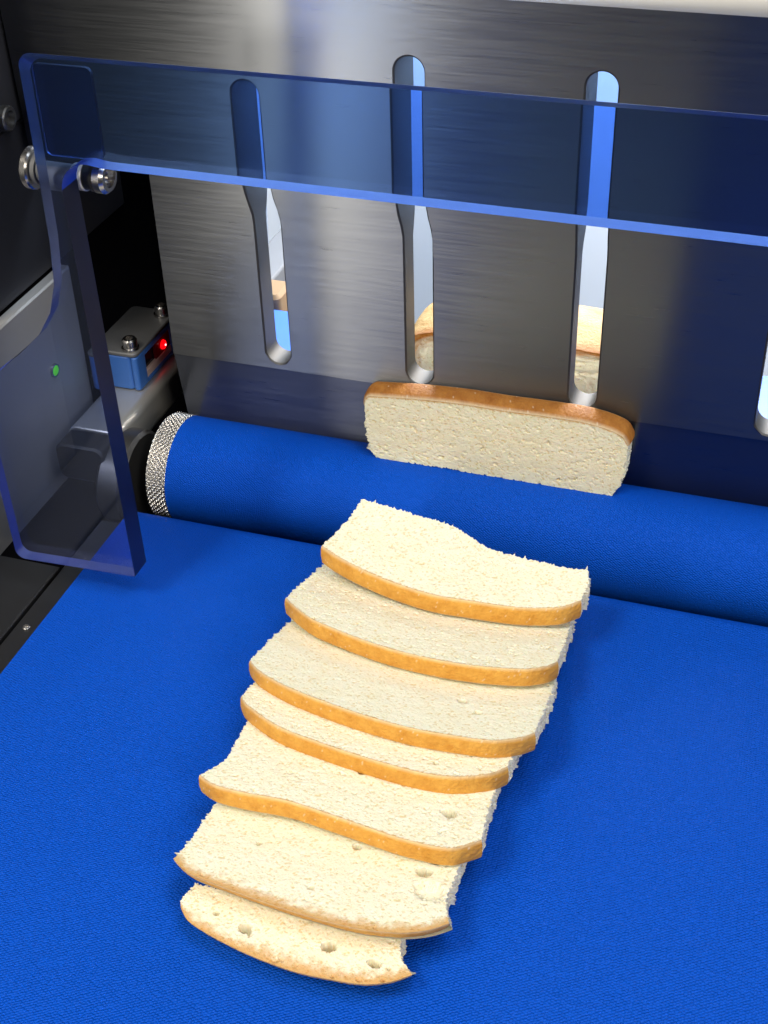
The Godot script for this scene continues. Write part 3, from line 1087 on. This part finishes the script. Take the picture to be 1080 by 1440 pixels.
func bread() -> void:
	var gold := Color(0.72, 0.375, 0.070)
	var deep := Color(0.55, 0.240, 0.032)
	var rows := [
		["seventh", [0.4, 250.7, 4.9, 254.7, 14.4, 257.7, 27.0, 260.3, 41.1, 261.8, 52.0, 261.4, 62.4, 260.2, 70.0, 257.1, 75.2, 253.0], [0.9, 241.0, 34.0, 240.5, 68.6, 241.0], [0.9, 241.0, 0.6, 244.0, -0.6, 247.5, 0.4, 250.7], [68.6, 241.0, 68.9, 244.5, 70.9, 249.0, 75.2, 253.0], 261.8, 0.0092, 0.0, 0.0, 0.0086, 9.0, [[22.4, 252.0, 2.2, 1.8], [48.8, 251.0, 2.3, 2.2], [63.6, 252.6, 1.9, 2.2], [11.7, 249.4, 0.9, 1.0]], "curved heel slice lying flat on the belt, lowest of the shingled row", -6.5],
		["sixth", [-6.0, 240.1, 1.1, 244.3, 13.9, 246.3, 32.0, 248.4, 45.9, 249.3, 58.0, 249.2, 69.2, 247.0, 76.7, 243.3, 82.1, 238.3], [-5.6, 203.0, 36.0, 203.0, 78.2, 201.0], [-5.6, 203.0, -5.2, 212.0, -4.8, 230.1, -6.0, 240.1], [78.2, 201.0, 78.3, 217.9, 78.7, 230.2, 82.1, 238.3], 249.3, 0.019, 0.2, 0.0, 0.0080, 7.0, [[45.7, 215.9, 1.5, 1.4], [68.9, 219.9, 2.3, 2.6], [70.6, 214.2, 1.5, 1.6], [73.0, 227.4, 4.5, 0.7], [38.4, 237.7, 0.9, 0.8], [16.0, 224.3, 0.9, 0.8]], "broad slice with browned rim and two holes, resting on the heel slice", -4.5],
		["fifth", [-10.5, 209.5, -3.8, 212.6, 7.0, 212.9, 21.2, 211.8, 35.0, 213.1, 49.8, 214.9, 59.4, 216.0, 70.8, 216.0, 77.1, 214.4, 83.7, 208.0], [-8.8, 171.0, 36.0, 171.0, 81.0, 174.0], [-8.8, 171.0, -7.2, 188.0, -6.4, 199.0, -10.5, 209.5], [81.0, 174.0, 81.4, 184.0, 82.3, 196.0, 83.7, 208.0], 214.9, 0.022, 0.22, 0.0, 0.0082, 0.9, [[70.9, 199.1, 2.3, 2.6], [38.3, 188.9, 1.4, 1.5]], "wavy edged slice with one dark hole near its right end", 0.0],
		["fourth", [-12.2, 171.0, -8.3, 175.3, 6.5, 183.6, 23.2, 187.4, 41.4, 189.8, 58.5, 190.6, 69.8, 188.7, 80.0, 182.9, 84.2, 177.1], [-11.5, 150.0, 36.0, 150.0, 84.4, 150.0], [-11.5, 150.0, -11.7, 161.7, -12.2, 171.0], [84.4, 150.0, 84.6, 163.0, 84.2, 177.1], 189.8, 0.0245, 0.25, 0.0, 0.0084, 0.9, [[62.0, 184.0, 0.9, 0.8]], "slice showing only a narrow crumb strip between two crust bands", 0.0],
		["third", [-14.7, 156.6, -8.4, 162.7, 3.4, 168.7, 18.1, 173.0, 34.5, 176.2, 49.7, 177.6, 64.0, 176.7, 77.7, 174.5, 86.0, 169.3, 90.0, 164.0], [-14.2, 116.0, 36.0, 117.0, 88.0, 118.0], [-14.2, 116.0, -14.6, 136.0, -14.7, 156.6], [88.0, 118.0, 89.2, 134.8, 90.0, 164.0], 177.6, 0.030, 0.33, 0.0, 0.0082, 0.9, [[62.2, 152.9, 1.7, 1.5], [69.2, 158.4, 1.3, 0.9]], "pale slice with a single round hole, third below the roller", 0.0],
		["second", [-16.4, 118.2, -8.4, 125.2, 0.7, 131.1, 18.5, 137.0, 34.9, 140.3, 52.2, 141.0, 67.3, 139.3, 79.9, 135.7, 86.8, 130.4, 89.3, 125.6], [-14.5, 82.0, 36.0, 83.0, 87.0, 84.0], [-14.5, 82.0, -15.6, 100.0, -16.4, 118.2], [87.0, 84.0, 88.6, 104.0, 89.3, 125.6], 141.0, 0.0273, 0.3, 0.0, 0.0082, 0.9, [], "white crumb slice directly under the topmost slice of the row", 0.0],
		["first", [-11.5, 91.4, -4.1, 95.5, 8.4, 100.5, 22.2, 104.6, 37.7, 107.1, 53.0, 106.4, 70.3, 104.7, 84.4, 100.3, 91.1, 94.6], [-4.2, 64.2, 9.0, 66.0, 22.5, 68.0, 36.3, 70.4, 50.9, 77.1, 61.4, 78.7, 72.9, 79.3, 86.3, 79.7, 90.3, 78.0], [-4.2, 64.2, -6.0, 74.7, -11.5, 91.4], [90.3, 78.0, 92.0, 86.0, 91.1, 94.6], 107.1, 0.026, 0.0, 3.0, 0.0085, 0.9, [], "topmost slice of the row with its back edge against the roller", 0.0]]
	var n := 0
	for r in rows:
		n += 1
		slice("bread_slice", r[12], {
			"front": r[1], "back": r[2], "left": r[3], "right": r[4], "back_way": -1.0, "at": Vector3(0.035, 0, r[5] * MM - 0.02), "place": lying(r[5], r[6], r[7], r[8]),
			"through": Vector3(0, -r[9], 0), "brown": r[10], "holes": r[11], "seed": n * 17.3, "bulge": 0.7, "crust": gold, "crust_dark": deep, "lean": r[13]})
	# the slice that has just been cut, standing against the plate
	slice("standing_bread_slice", "freshly cut slice standing upright against the steel plate on the roller", {
		"front": [-20.3, 41.5, -19.9, 44.6, -17.6, 46.6, 3.0, 48.6, 22.8, 49.5, 41.0, 49.3, 58.9, 49.6, 73.9, 49.4, 83.9, 47.8, 90.0, 45.4, 92.6, 41.3],
		"back": [-14.8, 14.8, -4.3, 15.3, 13.6, 15.8, 29.8, 15.4, 44.5, 15.3, 57.7, 14.9, 68.2, 14.2, 83.6, 14.5, 88.0, 16.0],
		"left": [-14.8, 14.8, -18.1, 18.4, -19.6, 24.4, -20.0, 32.0, -20.2, 41.5], "right": [88.0, 16.0, 91.3, 23.3, 92.3, 31.2, 92.6, 41.3],
		"back_way": -1.0, "at": Vector3(0.036, 0.015, 0.006), "place": func(x: float, y: float) -> Vector3: return Vector3(x * MM, y * MM, 0.0125),
		"through": Vector3(0, 0, -0.0115), "brown": 1.2, "holes": [], "seed": 341.0, "bulge": 1.2, "crust": Color(0.44, 0.18, 0.035), "crust_dark": Color(0.29, 0.095, 0.016), "lean": 0.6, "rag": 1.4, "warmth": 0.6}, "")
	loaf()

func loaf() -> void:
	# uncut rest of the loaf behind the plate: a domed block with its cut face to the plate
	var t := thing("loaf_behind_plate", "rest of the uncut loaf seen through the slots behind the plate", "loaf")
	t.position = Vector3(0.036, 0.019, -0.035)
	var prof := PackedVector2Array()
	var half := 0.0545
	var top := 0.0365
	prof.append(Vector2(-half + 0.004, 0.0))
	for k in 25:
		var a := deg_to_rad(180.0 - 180.0 * k / 24)
		var cx := signf(cos(a)) * pow(absf(cos(a)), 0.45)
		prof.append(Vector2(cx * half, 0.012 + (top - 0.012) * pow(sin(a), 0.45)))
	prof.append(Vector2(half - 0.004, 0.0))
	var crumb_face := Acc.new()
	var fp := PackedVector3Array()
	var fc := PackedColorArray()
	var fu := PackedVector2Array()
	var closed := prof.duplicate()
	closed.append(prof[0])
	for r in 40:
		var k := 1.0 - r / 40.0
		for q in closed:
			var e := Vector2(q.x * k, 0.014 + (q.y - 0.014) * k)
			var dent := 0.0006 * fine.get_noise_2d(e.x * 700, e.y * 700) + 0.0015 * smoothstep(0.25, 0.1, cells.get_noise_2d(e.x * 190, e.y * 190) + 1.0)
			fp.append(Vector3(e.x, e.y, -dent if r > 0 else 0.0))
			fu.append(e * 35.0)
			var rimmed := (1.0 - k) * 22.0 + 1.2 * fine.get_noise_2d(e.x * 300, e.y * 300)
			fc.append(Color(0.95, 0.83, 0.56).lerp(Color(0.40, 0.15, 0.03), smoothstep(4.2, 0.6, rimmed) if q.y > 0.004 else 0.0))
	crumb_face.grid(40, closed.size(), fp, Vector3(0, 0, 1), fu, fc)
	part("cut_face", crumb_face, M.crumb, t)
	var a := Acc.new()
	var p := PackedVector3Array()
	var col := PackedColorArray()
	var uv := PackedVector2Array()
	var rows := 24
	for r in rows:
		var w := float(r) / (rows - 1)
		var z := -0.055 * w
		var s := sqrt(maxf(0.0, 1.0 - pow(w, 5.0)))
		var lift := 1.0 + 0.10 * sin(minf(w * 2.2, 1.0) * PI * 0.5)
		for q in prof:
			p.append(Vector3(q.x * (0.15 + 0.85 * s), q.y * lift * (0.1 + 0.9 * s), z + 0.0006 * fine.get_noise_2d(q.x * 200, w * 9)))
			uv.append(Vector2(q.x, z) * 30.0)
			var g := Color(0.50, 0.34, 0.14).lerp(Color(0.40, 0.20, 0.05), clampf(0.3 + broad.get_noise_2d(q.x * 150, w * 6), 0, 1))
			col.append(g.lerp(Color(0.32, 0.12, 0.025), smoothstep(0.09, 0.0, w)))
	a.grid(rows, prof.size(), p, Vector3(0, 1, 0), uv, col)
	part("crust", a, M.crust, t)
